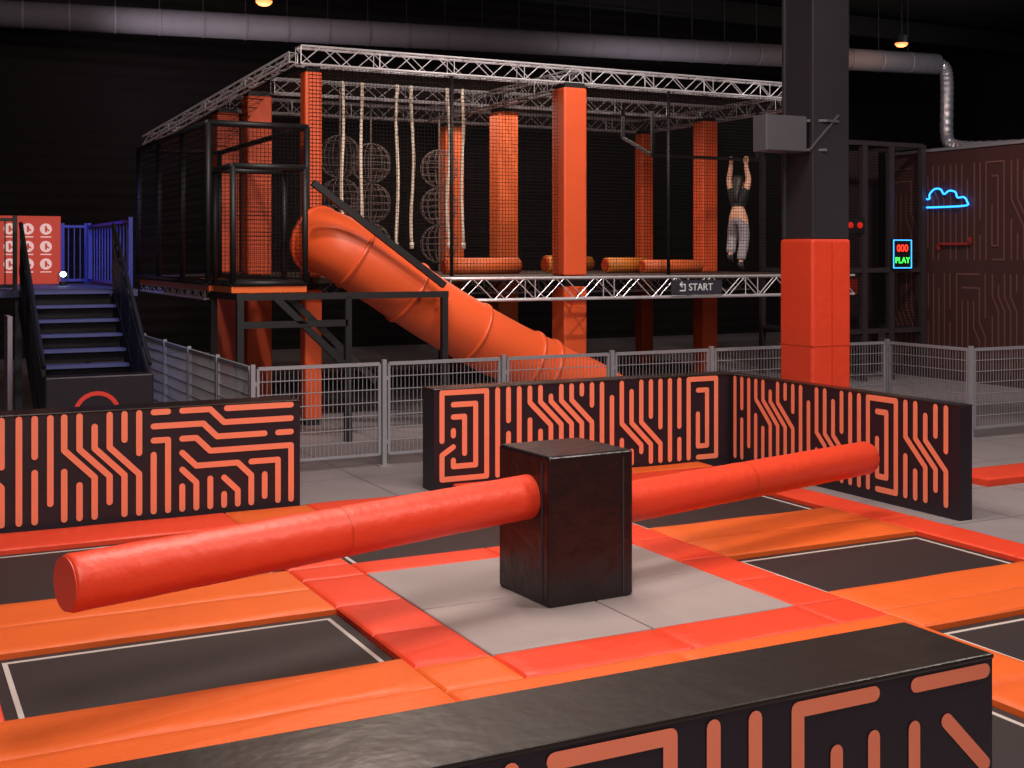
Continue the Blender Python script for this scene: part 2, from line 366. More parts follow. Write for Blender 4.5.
# ------------------------------------------------------------------ fence
def make_fence():
    e=empty('fence_panel',(0,0,FZ),'galvanised steel mesh barrier panel around the trampoline area','fence','steel mesh fence panels')
    W=1.57;T=1.15;m=MB()
    m.bar((.06,0,T-.03),(W-.06,0,T-.03),.04).bar((.06,0,.06),(W-.06,0,.06),.03).bar((.06,0,.06),(.06,0,T-.03),.03).bar((W-.06,0,.06),(W-.06,0,T-.03),.03)
    m.obj('frame',fencem,loc=e.location,parent=e)
    w=MB()
    for i in range(1,28): w.bar((.06+i*(W-.12)/28,0,.07),(.06+i*(W-.12)/28,0,T-.04),.006)
    for j in range(1,7): 
        for k in(-.008,.008): w.bar((.06,k,.07+j*(T-.1)/7),(W-.06,k,.07+j*(T-.1)/7),.009)
    w.obj('wire_infill',fencem,loc=e.location,parent=e)
    p=MB().box((0,0,(T+.02+FZ)/2),(.05,.05,T+.02-FZ)).box((0,0,FZ+.006),(.16,.14,.012)).box((.04,0,.95),(.05,.02,.05)).box((.04,0,.2),(.05,.02,.05))
    p.obj('post',fencem,loc=e.location,parent=e)
    return e
f0=make_fence(); W=1.57; f0.location=(3.77,13.8,FZ)
for k in range(1,6): copy_tree(f0,(3.77+W*k,13.8,FZ))
for k in range(4): copy_tree(f0,(3.77,13.8+.05+W*(k+1),FZ),math.radians(-90))
copy_tree(f0,(13.19,13.8,FZ),math.radians(-90))
for k in range(2): copy_tree(f0,(13.19+W*k,12.23,FZ))

# ------------------------------------------------------------------ building column
cc=Vector((10.51,12.25,FZ))
col=empty('building_column',cc,'dark steel column wrapped in orange safety padding','column')
MB().box((cc.x,cc.y,6.1),(.5,.5,7.0)).box((cc.x,cc.y-.27,6.1),(.58,.05,7.0)).box((cc.x,cc.y+.27,6.1),(.58,.05,7.0)).obj('column_shaft',slate,loc=cc,parent=col,bevel=.01)
MB().box((cc.x,cc.y,(2.6+FZ)/2),(.62,.62,2.6-FZ)).obj('column_pad',red,loc=cc,parent=col,bevel=.04,seg=3,label='orange vinyl padding sleeve')
sm=MB(); sm.box((cc.x,cc.y-.312,1.3),(.006,.006,2.5)).box((cc.x,cc.y,1.28),(.628,.628,.008)); sm.obj('pad_seam',slidein,loc=cc,parent=col)
jb=empty('junction_box',(cc.x-.6,cc.y-.3,3.6),'dark grey metal equipment box bracketed to the column','equipment box')
MB().box((cc.x-.64,cc.y-.1,3.88),(.62,.26,.44)).obj('box_body',boxgrey,loc=jb.location,parent=jb,bevel=.012)
MB().box((cc.x-.64,cc.y-.236,3.88),(.6,.012,.42)).obj('box_lid',boxgrey,loc=jb.location,parent=jb,bevel=.005)
MB().bar((cc.x-.34,cc.y-.2,4.05),(cc.x-.1,cc.y-.33,4.05),.03).bar((cc.x-.1,cc.y-.33,4.05),(cc.x+.1,cc.y-.31,4.05),.03).bar((cc.x-.34,cc.y-.2,3.69),(cc.x-.1,cc.y-.33,3.69),.03).bar((cc.x-.34,cc.y-.3,3.69),(cc.x+.1,cc.y-.32,4.13),.02).obj('mount_bracket',boxgrey,loc=jb.location,parent=jb)

# ------------------------------------------------------------------ trusses
def truss(p0,p1,sz=.26,bay=.3,r=.018,lab='silver aluminium lattice truss of the obstacle course',grp='aluminium trusses'):
    p0=Vector(p0);p1=Vector(p1);d=(p1-p0);Ln=d.length;t=d.normalized()
    up=Vector((0,0,1)) if abs(t.z)<.9 else Vector((0,1,0)); s=t.cross(up).normalized()
    cor=[s*a*sz/2+up*b*sz/2 for a,b in((-1,-1),(1,-1),(1,1),(-1,1))]
    m=MB()
    for c in cor: m.tube([p0+c,p1+c],r,6)
    n=max(2,int(Ln/bay))
    for fidx in range(4):
        a=cor[fidx];b=cor[(fidx+1)%4]
        for i in range(n):
            q0=p0+t*Ln*i/n;q1=p0+t*Ln*(i+1)/n
            x,y=(a,b) if i%2==0 else (b,a)
            m.tube([q0+x,q1+y],r*.42,5,cap=False)
            if i%4==0: m.tube([q0+a,q0+b],r*.42,5,cap=False)
    return m.obj('lattice_truss',alu,loc=(p0.x,p0.y,p0.z),label=lab,cat='truss',group=grp)
TZ=5.28; U0,U1,V0,V1=5.6,15.4,17.5,24.2
truss((U0-.15,V0,TZ),(U1,V0,TZ))
truss((U0-.16,V0+.2,TZ-.0),(4.15,21.95,4.36),.14,.3,.018,lab='thin silver truss sloping down to the side cage')
truss((6.0,23.7,TZ),(U1,23.7,TZ)); 
truss((10.2,V0+.2,TZ),(10.2,23.5,TZ)); truss((U1,V0+.2,TZ),(U1,23.5,TZ)); truss((6.0,20.7,TZ-.02),(10.0,20.7,TZ-.02),.24); truss((10.4,20.6,TZ-.02),(U1-.2,20.6,TZ-.02),.24)
truss((7.6,V0-.42,1.88),(U1,V0-.42,1.88),.33,.34,.021,lab='silver aluminium lattice truss supporting the raised deck edge')
truss((U0+.3,20.0,1.85),(U1,20.0,1.85),.24,lab='silver aluminium lattice truss under the raised deck')
# deck
MB().box(((U0+U1)/2,(V0+V1)/2,2.03),(U1-U0,V1-V0+.4,.08)).obj('raised_deck',woodm,loc=(U0,V0,2.0),label='dark raised platform floor of the obstacle course',cat='platform')
# padded posts
for (u,v,s,pm) in((5.68,17.62,.26,postm),(9.95,17.5,.42,postm),(14.95,17.6,.42,postm),(5.75,20.8,.42,postm),(10.5,20.95,.42,postl),(14.85,20.6,.36,postm),(5.9,23.5,.42,postm),(10.7,23.8,.42,postl),(15.15,23.3,.3,postm)):
    e=empty('padded_post',(u,v,FZ),'tall square post wrapped in orange vinyl padding','post','orange padded posts of the obstacle course')
    MB().box((u,v,(5.15+FZ)/2),(s-.06,s-.06,5.15-FZ)).obj('steel_core',dark,loc=e.location,parent=e)
    MB().box((u,v,.95),(s,s,1.9)).box((u,v,3.57),(s,s,3.0)).obj('pad_sleeve',pm,loc=e.location,parent=e,bevel=.03)
for u in(7.9,11.9):
    MB().tube([(u,V0+.05,2.07),(u,V0+.05,5.15)],.03,10).obj('net_pole',dark,loc=(u,V0+.05,2.07),smooth=True,label='thin black padded pole carrying the front net',cat='pole',group='black net poles')
# nets
def plane(pts,name,m,lab,parent=None):
    mb=MB(); mb.v=[Vector(p) for p in pts]; mb.f=[[0,1,2,3]]; mb.m=[0]
    if parent: return mb.obj('net_panel',m,loc=pts[0],parent=parent,label=lab)
    return mb.obj(name,m,loc=pts[0],label=lab,cat='net',group='black safety netting')
plane([(U0,V0-.02,2.1),(U1,V0-.02,2.1),(U1,V0-.02,5.15),(U0,V0-.02,5.15)],'safety_net',netXZ,'black safety net across the front of the obstacle course')
plane([(U0,V1,2.1),(U1,V1,2.1),(U1,V1,5.15),(U0,V1,5.15)],'safety_net',netdXZ,'dense dark net closing the rear of the obstacle course')
plane([(U0,V0,5.13),(U1,V0,5.13),(U1,V1,5.13),(U0,V1,5.13)],'safety_net',netXYlit,'roof net stretched below the trusses')
plane([(5.42,17.7,5.2),(4.3,21.75,4.25),(5.5,22,4.25),(5.6,22,5.1)],'safety_net',netYZ,'sloping net between the roof truss and side cage')
# cage frames
def lines_mesh(lines,w,rd=False):
    m=MB()
    for a,b in lines:
        if rd: m.tube([a,b],w/2,12)
        else: m.bar(a,b,w)
    return m
def boxlines(u0,u1,v0,v1,z0,z1,extra=()):
    L=[]
    for z in(z0,z1)+tuple(extra): L+=[((u0,v0,z),(u1,v0,z)),((u0,v1,z),(u1,v1,z)),((u0,v0,z),(u0,v1,z)),((u1,v0,z),(u1,v1,z))]
    for u in(u0,u1):
        for v in(v0,v1): L.append(((u,v,z0),(u,v,z1)))
    return L
cg=empty('netted_cage',(4.03,17.0,1.88),'open black netted cage beside the obstacle course','cage')
L=boxlines(4.03,5.42,17.0,22.0,2.03,4.2)
for v in(18.6,20.3): L.append(((4.03,v,2.03),(4.03,v,4.2)))
lines_mesh(L,.085,True).obj('cage_tubing',dark,loc=cg.location,parent=cg,smooth=True)
MB().box((4.72,19.5,1.95),(1.36,5.0,.08)).obj('cage_floor',orangelit,loc=cg.location,parent=cg,label='floor edge coloured as if lit orange')
plane([(4.03,16.97,2.0),(5.42,16.97,2.0),(5.42,16.97,4.2),(4.03,16.97,4.2)],'',netXZ,'dark net front',cg)
plane([(4.0,17,2.0),(4.0,22,2.0),(4.0,22,4.2),(4.0,17,4.2)],'',netYZ,'dark net side',cg)
plane([(4.03,17,4.22),(5.42,17,4.22),(5.42,22,4.22),(4.03,22,4.22)],'',netXYlit,'net roof',cg)
eg=empty('netted_cage',(4.1,15.95,1.88),'small black netted tube cage above the slide entrance','cage')
lines_mesh(boxlines(4.1,5.06,15.95,16.9,2.03,3.55),.08,True).obj('cage_tubing',dark,loc=eg.location,parent=eg,smooth=True)
MB().box((4.58,16.42,1.95),(1.0,.95,.08)).obj('cage_floor',orangelit,loc=eg.location,parent=eg,label='floor edge coloured as if lit orange')
plane([(4.1,15.93,2.03),(5.05,15.93,2.03),(5.05,15.93,3.5),(4.1,15.93,3.5)],'',netXZ,'dark net front',eg)
lines_mesh([((5.12,15.8,3.35),(7.0,15.8,1.98)),((4.1,15.8,1.86),(7.05,15.8,1.86)),((7.0,15.8,1.88),(7.0,15.8,FZ)),((4.6,15.8,1.86),(5.6,15.8,.9)),((4.9,16.2,1.86),(6.0,15.8,.7)),((5.6,15.8,FZ),(5.6,15.8,1.86)),((4.15,15.8,1.86),(4.15,15.8,FZ)),((4.15,17.2,1.86),(4.15,17.2,FZ)),((4.15,15.8,1.5),(5.6,15.8,1.5)),((4.15,15.8,1.86),(4.15,17.2,1.86))],.085).obj('slide_support_frame',dark,loc=(5.6,15.8,FZ),label='black steel frame and braces under the slide',cat='support frame')
truss((4.12,17.3,1.85),(4.12,22.0,1.85),.12,.25,.016,lab='thin silver truss below the cage floor')
# ------------------------------------------------------------------ slide
def bez(P,n=10):
    out=[]
    Pn=[Vector(p) for p in P]
    for i in range(len(Pn)-1):
        p0=Pn[max(i-1,0)];p1=Pn[i];p2=Pn[i+1];p3=Pn[min(i+2,len(Pn)-1)]
        for k in range(n):
            t=k/n; out.append(.5*((2*p1)+(-p0+p2)*t+(2*p0-5*p1+4*p2-p3)*t*t+(-p0+3*p1-3*p2+p3)*t**3))
    out.append(Pn[-1]); return out
sl=empty('tube_slide',(7.5,16.4,FZ),'thick orange plastic tube slide descending from the netted cage','slide')
path=bez([(5.5,16.85,2.63),(5.72,16.5,2.5),(6.25,16.4,2.16),(7.2,16.4,1.56),(8.2,16.4,1.02),(8.9,16.4,.70)])
sr=.45
MB().tube(path,sr,40,cap=False).tube([p for p in path],sr-.03,40,cap=False,mi=1).obj('slide_tube',[slidem,slidein],loc=sl.location,parent=sl,smooth=True)
p2=bez([(8.9,16.4,.70),(9.3,16.4,.54),(9.8,16.4,.44),(10.3,16.4,.42)])
m=MB()
for i,p in enumerate(p2):
    t=(p2[min(i+1,len(p2)-1)]-p2[max(i-1,0)]).normalized(); up=t.cross(Vector((0,1,0)))*-1
    if up.z<0: up=-up
    ext=(math.pi/2-.02)*max(0,1-i/26)**.6
    for j in range(25):
        a=math.pi-ext+(math.pi+2*ext)*(j/24)
        m.v.append(p+Vector((0,1,0))*math.cos(a)*sr+up*(math.sin(a)*sr))
for i in range(len(p2)-1):
    for j in range(24):
        a=i*25+j; m.f.append([a,a+1,a+26,a+25]); m.m.append(0)
o=m.obj('slide_chute',slidem,loc=sl.location,parent=sl,smooth=True,label='open run-out at the slide end'); 
s=o.modifiers.new('s','SOLIDIFY'); s.thickness=.03
for idx in(1,15,25,35,45,50):
    rg=MB(); a=path[idx];t=(path[min(idx+1,50)]-path[idx-1]).normalized(); rg.tube([a-t*.035,a-t*.025,a+t*.025,a+t*.035],.47,40,cap=False,radii=[sr-.003,sr+.028,sr+.028,sr-.003])
    rg.tube([a-t*.004,a+t*.004],sr+.03,40,cap=False,mi=1)
    rg.obj('tube_flange',[slidem,slidein],loc=sl.location,parent=sl,smooth=True)
for u,z in((9.0,.22),(8.0,.64)): MB().bar((u,16.4,FZ),(u,16.4,z),.08).obj('slide_leg',dark,loc=sl.location,parent=sl)

# ------------------------------------------------------------------ obstacles inside
for i,u in enumerate((6.47,6.78,7.38,7.64,8.27,8.52)):
    A=.018
    pts=[(u+A*math.sin(k*.5+i*1.3),18.5+A*math.cos(k*.5),5.1-(2.55)*k/16) for k in range(17)]
    e=pts[-1]
    MB().tube(pts,.026,10).tube([(e[0],e[1],2.6),(e[0],e[1],2.5)],.034,10).obj('hanging_rope',ropem,loc=(u,18.5,5.1),smooth=True,label='pale climbing rope hanging from the roof truss',cat='rope',group='pale hanging ropes')
for u,v in((6.95,20.0),(7.95,21.2),(9.6,21.9)):
    m=MB()
    for q in range(3):
        cz=4.05-.72*q; r=.36
        for k in range(7):
            a=k*math.pi/7
            m.tube([(u+r*math.sin(b*.3491)*math.cos(a),v+r*math.sin(b*.3491)*math.sin(a),cz+r*math.cos(b*.3491)) for b in range(19)],.006,4,cap=False)
        for h in(-.24,-.12,0,.12,.24):
            rr=math.sqrt(r*r-h*h); m.tube([(u+rr*math.cos(b*.314),v+rr*math.sin(b*.314),cz+h) for b in range(21)],.006,4,cap=False)
    m.tube([(u,v,2.07),(u,v,5.13)],.015,5)
    m.obj('rope_net_balls',netrope,loc=(u,v,2.07),label='hanging column of round see-through net balls',cat='rope net',group='hanging net obstacles')
for (u0,u1,v,mt,r) in((8.6,10.0,19.4,postl,.14),(11.2,12.0,20.6,goldm,.16),(12.15,13.0,20.0,goldm,.14),(12.7,14.0,19.6,postl,.12),(12.4,13.3,22.5,goldm,.15)):
    e=empty('padded_roller',((u0+u1)/2,v,2.07),'orange padded roll lying on the raised deck' if mt is postl else 'yellow-orange padded roll lying on the raised deck','bolster','padded rolls on the deck')
    MB().tube([(u0,v,2.07+r),(u1,v,2.07+r)],r,20).obj('roll',mt,loc=e.location,parent=e,smooth=True)
    for a in(u0-.03,u1): MB().tube([(a,v,2.07+r),(a+.03,v,2.07+r)],r*.8,20).obj('roll_end',slidein,loc=e.location,parent=e)
# hanging bar frame
PU,PV=14.42,18.95
lines_mesh([((12.5,PV,4.2),(PU+.45,PV,4.2)),((12.5,PV,4.2),(12.5,PV,5.13)),((PU+.45,PV,4.2),(PU+.45,PV,5.13)),((12.5,PV+1,4.6),(12.5,PV,4.2)),((12.5,PV+1,4.6),(12.5,PV+1,5.13))],.05).obj('monkey_bar',dark,loc=(12.5,PV,4.2),label='black hanging bar fixed under the roof',cat='monkey bar')
# sign START
sv=16.87
sg=empty('start_sign',(11.95,sv,1.76),'dark sign with white arrow and START lettering on the truss','sign')
MB().box((12.0,sv+.01,1.87),(1.0,.02,.24)).obj('sign_plate',darkgrey,loc=sg.location,parent=sg)
text_mesh('START',.165,signw,(12.07,sv-.005,1.87),(math.pi/2,0,0),'sign_lettering',sg)
MB().stripes([[(0,.0),(.1,0),(.1,.1),(.0,.1)],[(.0,.1),(.04,.14)],[(.0,.1),(.04,.06)]],(11.66,sv-.002,1.82),(1,0,0),(0,-1,0),.02,0).obj('sign_arrow',signw,loc=sg.location,parent=sg)

# ------------------------------------------------------------------ ducts and lamps
ds=Vector((1.0,29.9,7.72));de=Vector((27.0,26.3,7.85))
du=empty('ventilation_duct',ds,'long round silver ventilation duct under the ceiling','duct')
MB().tube([ds,de],.3,28).obj('duct_pipe',ductm,loc=ds,parent=du,smooth=True)
dd=(de-ds).normalized()
for i in range(1,27):
    p=ds.lerp(de,i/27)
    MB().tube([p-dd*.02,p+dd*.02],.315,28,cap=False).obj('duct_joint',ductm,loc=ds,parent=du)
    MB().bar(p+Vector((0,0,.3)),p+Vector((0,0,1.9)),.015).obj('duct_hanger',darkgrey,loc=ds,parent=du)
fp=bez([(27.0,26.3,7.85),(27.25,26.25,7.75),(27.3,26.2,7.4),(27.3,26.2,6.7),(27.3,26.2,5.85),(27.32,26.05,5.55),(27.4,25.5,5.42),(27.5,24.3,5.36),(27.6,22.5,5.3)],8)
m=MB(); m.tube(fp,.2,20,radii=[.19 if i%2 else .175 for i in range(len(fp))])
m.obj('flexible_duct',flexm,loc=ds,parent=du,label='ribbed silver flexible bend')
for (u,v,z) in((24.4,25.0,8.05),(7.15,25.3,7.64)):
    e=empty('ceiling_lamp',(u,v,z),'black ceiling floodlight glowing warm orange','ceiling lamp','warm floodlights')
    MB().tube([(u,v,z),(u,v,z+.2)],.17,20).bar((u,v,z+.2),(u,v,9.6),.03).obj('lamp_housing',dark,loc=e.location,parent=e)
    m=MB(); m.tube([(u,v,z-.1),(u,v,z-.08),(u,v,z-.04),(u,v,z)],.17,20,radii=[.06,.12,.16,.17]); m.obj('lamp_lens',warm,loc=e.location,parent=e,smooth=True)

# ------------------------------------------------------------------ stairs and landing
st=empty('staircase',(2.5,17.8,FZ),'dark metal staircase with solid sides and handrails up to landing','stairs')
for k in range(10):
    z=1.88-.19*k; v=19.1-.27*k-.135
    MB().box((2.5,v,z-.02),(1.16,.28,.04)).box((2.5,v+.13,z-.11),(1.16,.02,.17),mi=1).obj('step',[stairm,navy],loc=st.location,parent=st)
for u in(1.86,3.14):
    m=MB(); m.bar((u,19.15,1.75),(u,16.5,-.0-.02+.1),.05,.34); m.obj('stringer',dark,loc=st.location,parent=st)
    m=MB()
    m.tube([(u,19.15,2.85),(u,16.4,1.0)],.03,8)
    m.box((u,17.78,1.42),(.025,2.72*1.22,.5),R=Matrix.Rotation(math.atan(1.87/2.75),3,'X'))
    for q in range(5): 
        t=q/4; v=19.12-2.7*t;z=1.85-1.85*t; m.bar((u,v,max(FZ,z)),(u,v,z+.98),.035)
    m.obj('handrail',dark,loc=st.location,parent=st)
ld=empty('landing',(1.8,21.5,FZ),'raised dark landing at the top of the stairs','landing')
MB().box((1.8,21.4,1.84),(3.4,4.4,.1)).obj('landing_floor',stairm,loc=ld.location,parent=ld)
for u in(.2,1.85,3.4):
    for v in(19.4,23.4): MB().bar((u,v,FZ),(u,v,1.79),.1).obj('landing_leg',dark,loc=ld.location,parent=ld)
def railing(a,b,n,lab,mt=bluelitm):
    a=Vector(a);b=Vector(b); e=empty('guard_railing',a,lab,'railing','landing guard railings'); m=MB()
    for z in(.06,1.02): m.bar(a+Vector((0,0,z)),b+Vector((0,0,z)),.045)
    m.bar(a,a+Vector((0,0,1.08)),.06);m.bar(b,b+Vector((0,0,1.08)),.06); m.obj('rail_frame',mt,loc=a,parent=e)
    m=MB()
    for i in range(1,n): p=a.lerp(b,i/n); m.bar(p+Vector((0,0,.06)),p+Vector((0,0,1.02)),.018)
    m.obj('baluster_infill',mt,loc=a,parent=e)
railing((3.42,19.35,1.89),(3.42,23.4,1.89),14,'blue-lit metal guard railing beside the landing')
railing((2.98,23.52,1.89),(3.38,23.52,1.89),4,'blue-lit metal guard railing at the rear of landing')
railing((.2,19.35,1.89),(1.8,19.35,1.89),12,'dark metal guard railing at the landing edge',dark)
pw=empty('notice_board',(2.35,23.55,1.89),'red notice board with pale round safety icons','notice board')
MB().box((2.4,23.55,2.49),(1.1,.05,1.2)).obj('board_panel',posterm,loc=pw.location,parent=pw)
for i in range(3):
    for j in range(3):
        c=(2.1+.3*i,23.515,2.24+.31*j); m=MB(); R9=Matrix.Rotation(math.radians(45),3,'Y')
        m.tube([(c[0],c[1],c[2]),(c[0],c[1]-.006,c[2])],.1,18)
        m.box((c[0],c[1]-.01,c[2]),(.035,.006,.11),mi=1).box((c[0]+.02,c[1]-.011,c[2]),(.09,.006,.025),mi=1,R=R9)
        m.box((c[0],c[1],c[2]-.14),(.18,.006,.02))
        m.obj('icon_print',[posterw,posterm],loc=pw.location,parent=pw)
lp=empty('floor_spotlight',(2.78,21.9,1.89),'small white floor spotlight on the landing','spotlight')
MB().tube([(2.78,21.9,1.89),(2.78,21.9,1.96)],.06,12).bar((2.71,21.9,1.96),(2.71,21.9,2.12),.015).bar((2.85,21.9,1.96),(2.85,21.9,2.12),.015).obj('light_base',dark,loc=lp.location,parent=lp)
MB().tube([(2.78,21.82,2.08),(2.78,21.9,2.08)],.045,16).obj('light_lens',whitel,loc=lp.location,parent=lp)
kb=empty('stair_gate_box',(2.4,15.6,FZ),'black padded box with red ring at the foot of the stairs','padded box')
MB().box((2.4,15.7,.44),(1.25,.3,1.04)).obj('box_body',navy,loc=kb.location,parent=kb,bevel=.02)
MB().stripes([[(.25*math.cos(a*.2618),.25*math.sin(a*.2618)) for a in range(25)],[(-.18,.0),(.18,.0)]],(2.36,15.547,.5),(1,0,0),(0,-1,0),.05,0).obj('ring_emblem',ringm,loc=kb.location,parent=kb)
MB().box((1.6,18.1,.75),(.06,.5,1.66)).obj('pale_panel',palem,loc=(1.6,18.1,FZ),label='pale upright panel leaning beside the staircase',cat='panel')

# ------------------------------------------------------------------ right side tower and partition
m=MB()
u0,u1,v0,v1=16.6,18.85,18.75,21
tw=empty('game_tower',(u0,v0,FZ),'black padded netted tower bay with red buttons inside','tower')
padblack=M('pad_black_tower',srgb(54,47,50),.42,var=.15,bump=.3,bscale=5)
for u in(u0,17.3,18.0,u1): m.bar((u,v0,FZ),(u,v0,4.62),.12)
for u in(u0,u1): m.bar((u,v1,FZ),(u,v1,4.62),.1)
for z in(4.6,2.1,.9): m.bar((u0,v0,z),(u1,v0,z),.09);m.bar((u0,v0,z),(u0,v1,z),.08);m.bar((u1,v0,z),(u1,v1,z),.08)
m.bar((u0,v1,4.6),(u1,v1,4.6),.08)
m.obj('tower_frame',padblack,loc=tw.location,parent=tw)
MB().box(((u0+u1)/2,v0+1.2,2.26),(u1-u0-.12,.06,4.6)).obj('back_panel',M('tower_panel',srgb(50,33,33),.6,var=.15,scale=2),loc=tw.location,parent=tw)
plane([(u0,v0,0),(u1,v0,0),(u1,v0,4.6),(u0,v0,4.6)],'',netXZ,'black net',tw)
MB().box((17.0,v0-.07,2.98),(.5,.04,.3)).obj('button_plate',dark,loc=tw.location,parent=tw)
for (u,z,s) in((16.88,2.98,.06),(17.12,2.98,.06)):
    MB().tube([(u,v0-.12,z),(u,v0-.09,z)],s,14).tube([(u,v0-.14,z),(u,v0-.12,z)],s*.5,14).obj('button',redglow,loc=tw.location,parent=tw,label='round red button')
MB().box((17.0,v0+.2,1.78),(.5,.2,.3)).box((17.0,v0+.09,1.78),(.4,.02,.1)).obj('light_box',handlem,loc=tw.location,parent=tw,label='red box')
sn=empty('score_display',(18.2,v0-.1,2.15),'blue-edged LED display with red digits and green PLAY','display')
MB().box((18.2,v0-.098,2.42),(.5,.06,.58)).obj('display_case',dark,loc=sn.location,parent=sn)
m=MB()
for z in(-.275,.275): m.box((18.2,v0-.134,2.42+z),(.48,.01,.02))
for x in(-.235,.235): m.box((18.2+x,v0-.134,2.42),(.02,.01,.55))
m.obj('display_border',cyanb,loc=sn.location,parent=sn)
text_mesh('000',.2,redl,(18.2,v0-.134,2.53),(math.pi/2,0,0),'score_digits',sn)
text_mesh('PLAY',.17,greenl,(18.2,v0-.134,2.29),(math.pi/2,0,0),'play_lettering',sn)
# partition
lines=[]
pp=empty('patterned_partition',(19.1,15.2,FZ),'brown-red wall with faint pale circuit pattern','partition wall')
for row in range(2):
    o=.15;k=row*2
    while o<8.5:
        fn=((jog,(5,.6,2)),(vert,(5,1)),(comb,()),(jog,(4,.75,1,1)),(vert,(4,0)),(hook,()))[k%6]
        r,w=fn[0](0,*fn[1])
        for l in r: lines.append([(o+a*1.1,b*2.05+.15+2.15*row) for a,b in l])
        o+=w*1.1+.03;k+=1
MB().box((19.1,15.2,2.2),(.2,9.4,4.56)).stripes(lines,(19.0,19.9,FZ),(0,-1,0),(-1,0,0),.034,1).obj('printed_panel',[brown,brownl],loc=pp.location,parent=pp)
MB().box((19.1,15.2,4.51),(.26,9.4,.06)).obj('metal_capping',steel,loc=pp.location,parent=pp,label='pale metal capping')
MB().bar((18.95,17.6,2.62),(18.95,18.4,2.62),.05).bar((18.95,18.4,2.62),(18.95,18.4,2.5),.05).bar((18.95,17.6,2.62),(18.95,17.6,2.75),.05).obj('bar_handle',handlem,loc=pp.location,parent=pp,label='red bar handle')
nc=empty('neon_cloud_sign',(18.96,18.25,3.3),'glowing blue neon outline of a cloud','neon sign')
cl=[(-.54,0),(.54,0),(.62,.08),(.54,.17),(.38,.17),(.32,.28),(.16,.31),(.03,.25),(-.06,.35),(-.22,.36),(-.35,.26),(-.36,.17),(-.52,.17),(-.62,.08),(-.54,0)]
cp=bez([(18.93,18.27-a,3.36+b) for a,b in cl],5)
MB().tube(cp,.018,8).obj('neon_tube',bluen,loc=nc.location,parent=nc,smooth=True)
MB().bar((18.93,18.27,3.36),(18.99,18.27,3.36),.03).bar((18.93,18.1,3.66),(18.99,18.1,3.66),.03).obj('tube_mount',dark,loc=nc.location,parent=nc)

# ------------------------------------------------------------------ person
def skin_mesh(V,E,Rr,root=0,sub=2):
    me=D.meshes.new('sk'); me.from_pydata(V,E,[]); o=D.objects.new('sk',me); COL.objects.link(o)
    s=o.modifiers.new('s','SKIN'); s.use_smooth_shade=True
    sv=me.skin_vertices[0].data
    for i,r in enumerate(Rr):
        sv[i].radius=(r,r) if not isinstance(r,tuple) else r; sv[i].use_root=(i==root)
    ss=o.modifiers.new('u','SUBSURF'); ss.levels=sub; ss.render_levels=sub
    bpy.context.view_layer.update()
    r=D.meshes.new_from_object(o.evaluated_get(bpy.context.evaluated_depsgraph_get())); D.objects.remove(o)
    mb=MB(); mb.v=[v.co.copy() for v in r.vertices]; mb.f=[list(p.vertices) for p in r.polygons]; mb.m=[0]*len(mb.f); return mb
PZ=2.2
pe=empty('person',(PU,PV,PZ),'person hanging by both hands from bar, black top, grey jeans','person')
def build(mb,name,mat):
    me=D.meshes.new(name); me.from_pydata([tuple(v) for v in mb.v],[],mb.f); me.materials.append(mat)
    me.polygons.foreach_set('use_smooth',[True]*len(mb.f)); me.update()
    o=D.objects.new(name,me); COL.objects.link(o); o.parent=pe; return o
hz=4.2-PZ  # bar height local
V=[(0,.0,.95),(0,.02,1.08),(0,-.01,1.22),(0,-.01,1.35),(0,-.02,1.43),(0,-.03,1.52),(0,-.035,1.61),
   (.15,0,1.40),(.19,-.02,1.62),(.15,0,1.85),(.15,0,1.92),
   (-.15,0,1.40),(-.19,-.02,1.62),(-.15,0,1.85),(-.15,0,1.92),
   (.10,-.01,.87),(.17,-.16,.53),(.13,.08,.22),(.13,.02,.10),
   (-.10,0,.87),(-.10,-.04,.46),(-.08,.10,.08),(-.08,.03,-.04)]
E=[(0,1),(1,2),(2,3),(3,4),(4,5),(5,6),(3,7),(7,8),(8,9),(9,10),(3,11),(11,12),(12,13),(13,14),(0,15),(15,16),(16,17),(17,18),(0,19),(19,20),(20,21),(21,22)]
Rr=[.14,.115,.125,.12,.058,.088,.082,.07,.058,.042,.04,.07,.058,.042,.04,.105,.075,.045,.038,.105,.075,.045,.038]
body=skin_mesh(V,E,Rr)
for sx in(1,-1):
    for k in range(4):
        x=sx*.15+(-.03+.02*k); l=(.9,1,.97,.85)[k]
        body.tube([(x,-.005,1.92),(x,-.03,1.93+.035*l),(x,-.028,hz+.035*l),(x,.015,hz+.042*l),(x,.037,hz+.005)],.009,6,radii=[.01,.01,.0095,.009,.007])
    xt=sx*.15-sx*.04; body.tube([(sx*.15-sx*.02,.0,1.90),(xt,.02,1.94),(xt+sx*.005,.037,hz-.02),(xt+sx*.01,.02,hz+.03)],.01,6,radii=[.012,.011,.01,.008])
body.tube([(0,-.118,1.56),(0,-.138,1.53),(0,-.12,1.525)],.01,6,radii=[.006,.012,.01])
for sx in(1,-1): body.tube([(sx*.086,-.02,1.56),(sx*.096,-.015,1.54),(sx*.088,-.02,1.51)],.012,6)
build(body,'body',skin)
for sx in(1,-1): fm=MB(); fm.box((sx*.03,-.115,1.565),(.022,.008,.01)); build(fm,'eye',hairm)
fm=MB(); fm.box((0,-.118,1.495),(.04,.008,.008)); build(fm,'mouth',slidein)
top=skin_mesh([(0,-.0,1.18),(0,-.01,1.24),(0,-.01,1.35),(.14,0,1.395),(.172,-.005,1.46),(-.14,0,1.395),(-.172,-.005,1.46),(0,-.01,1.40)],[(0,1),(1,2),(2,3),(3,4),(2,5),(5,6),(2,7)],[.132,.142,.135,.09,.076,.09,.076,.068],1)
build(top,'crop_top',topm)
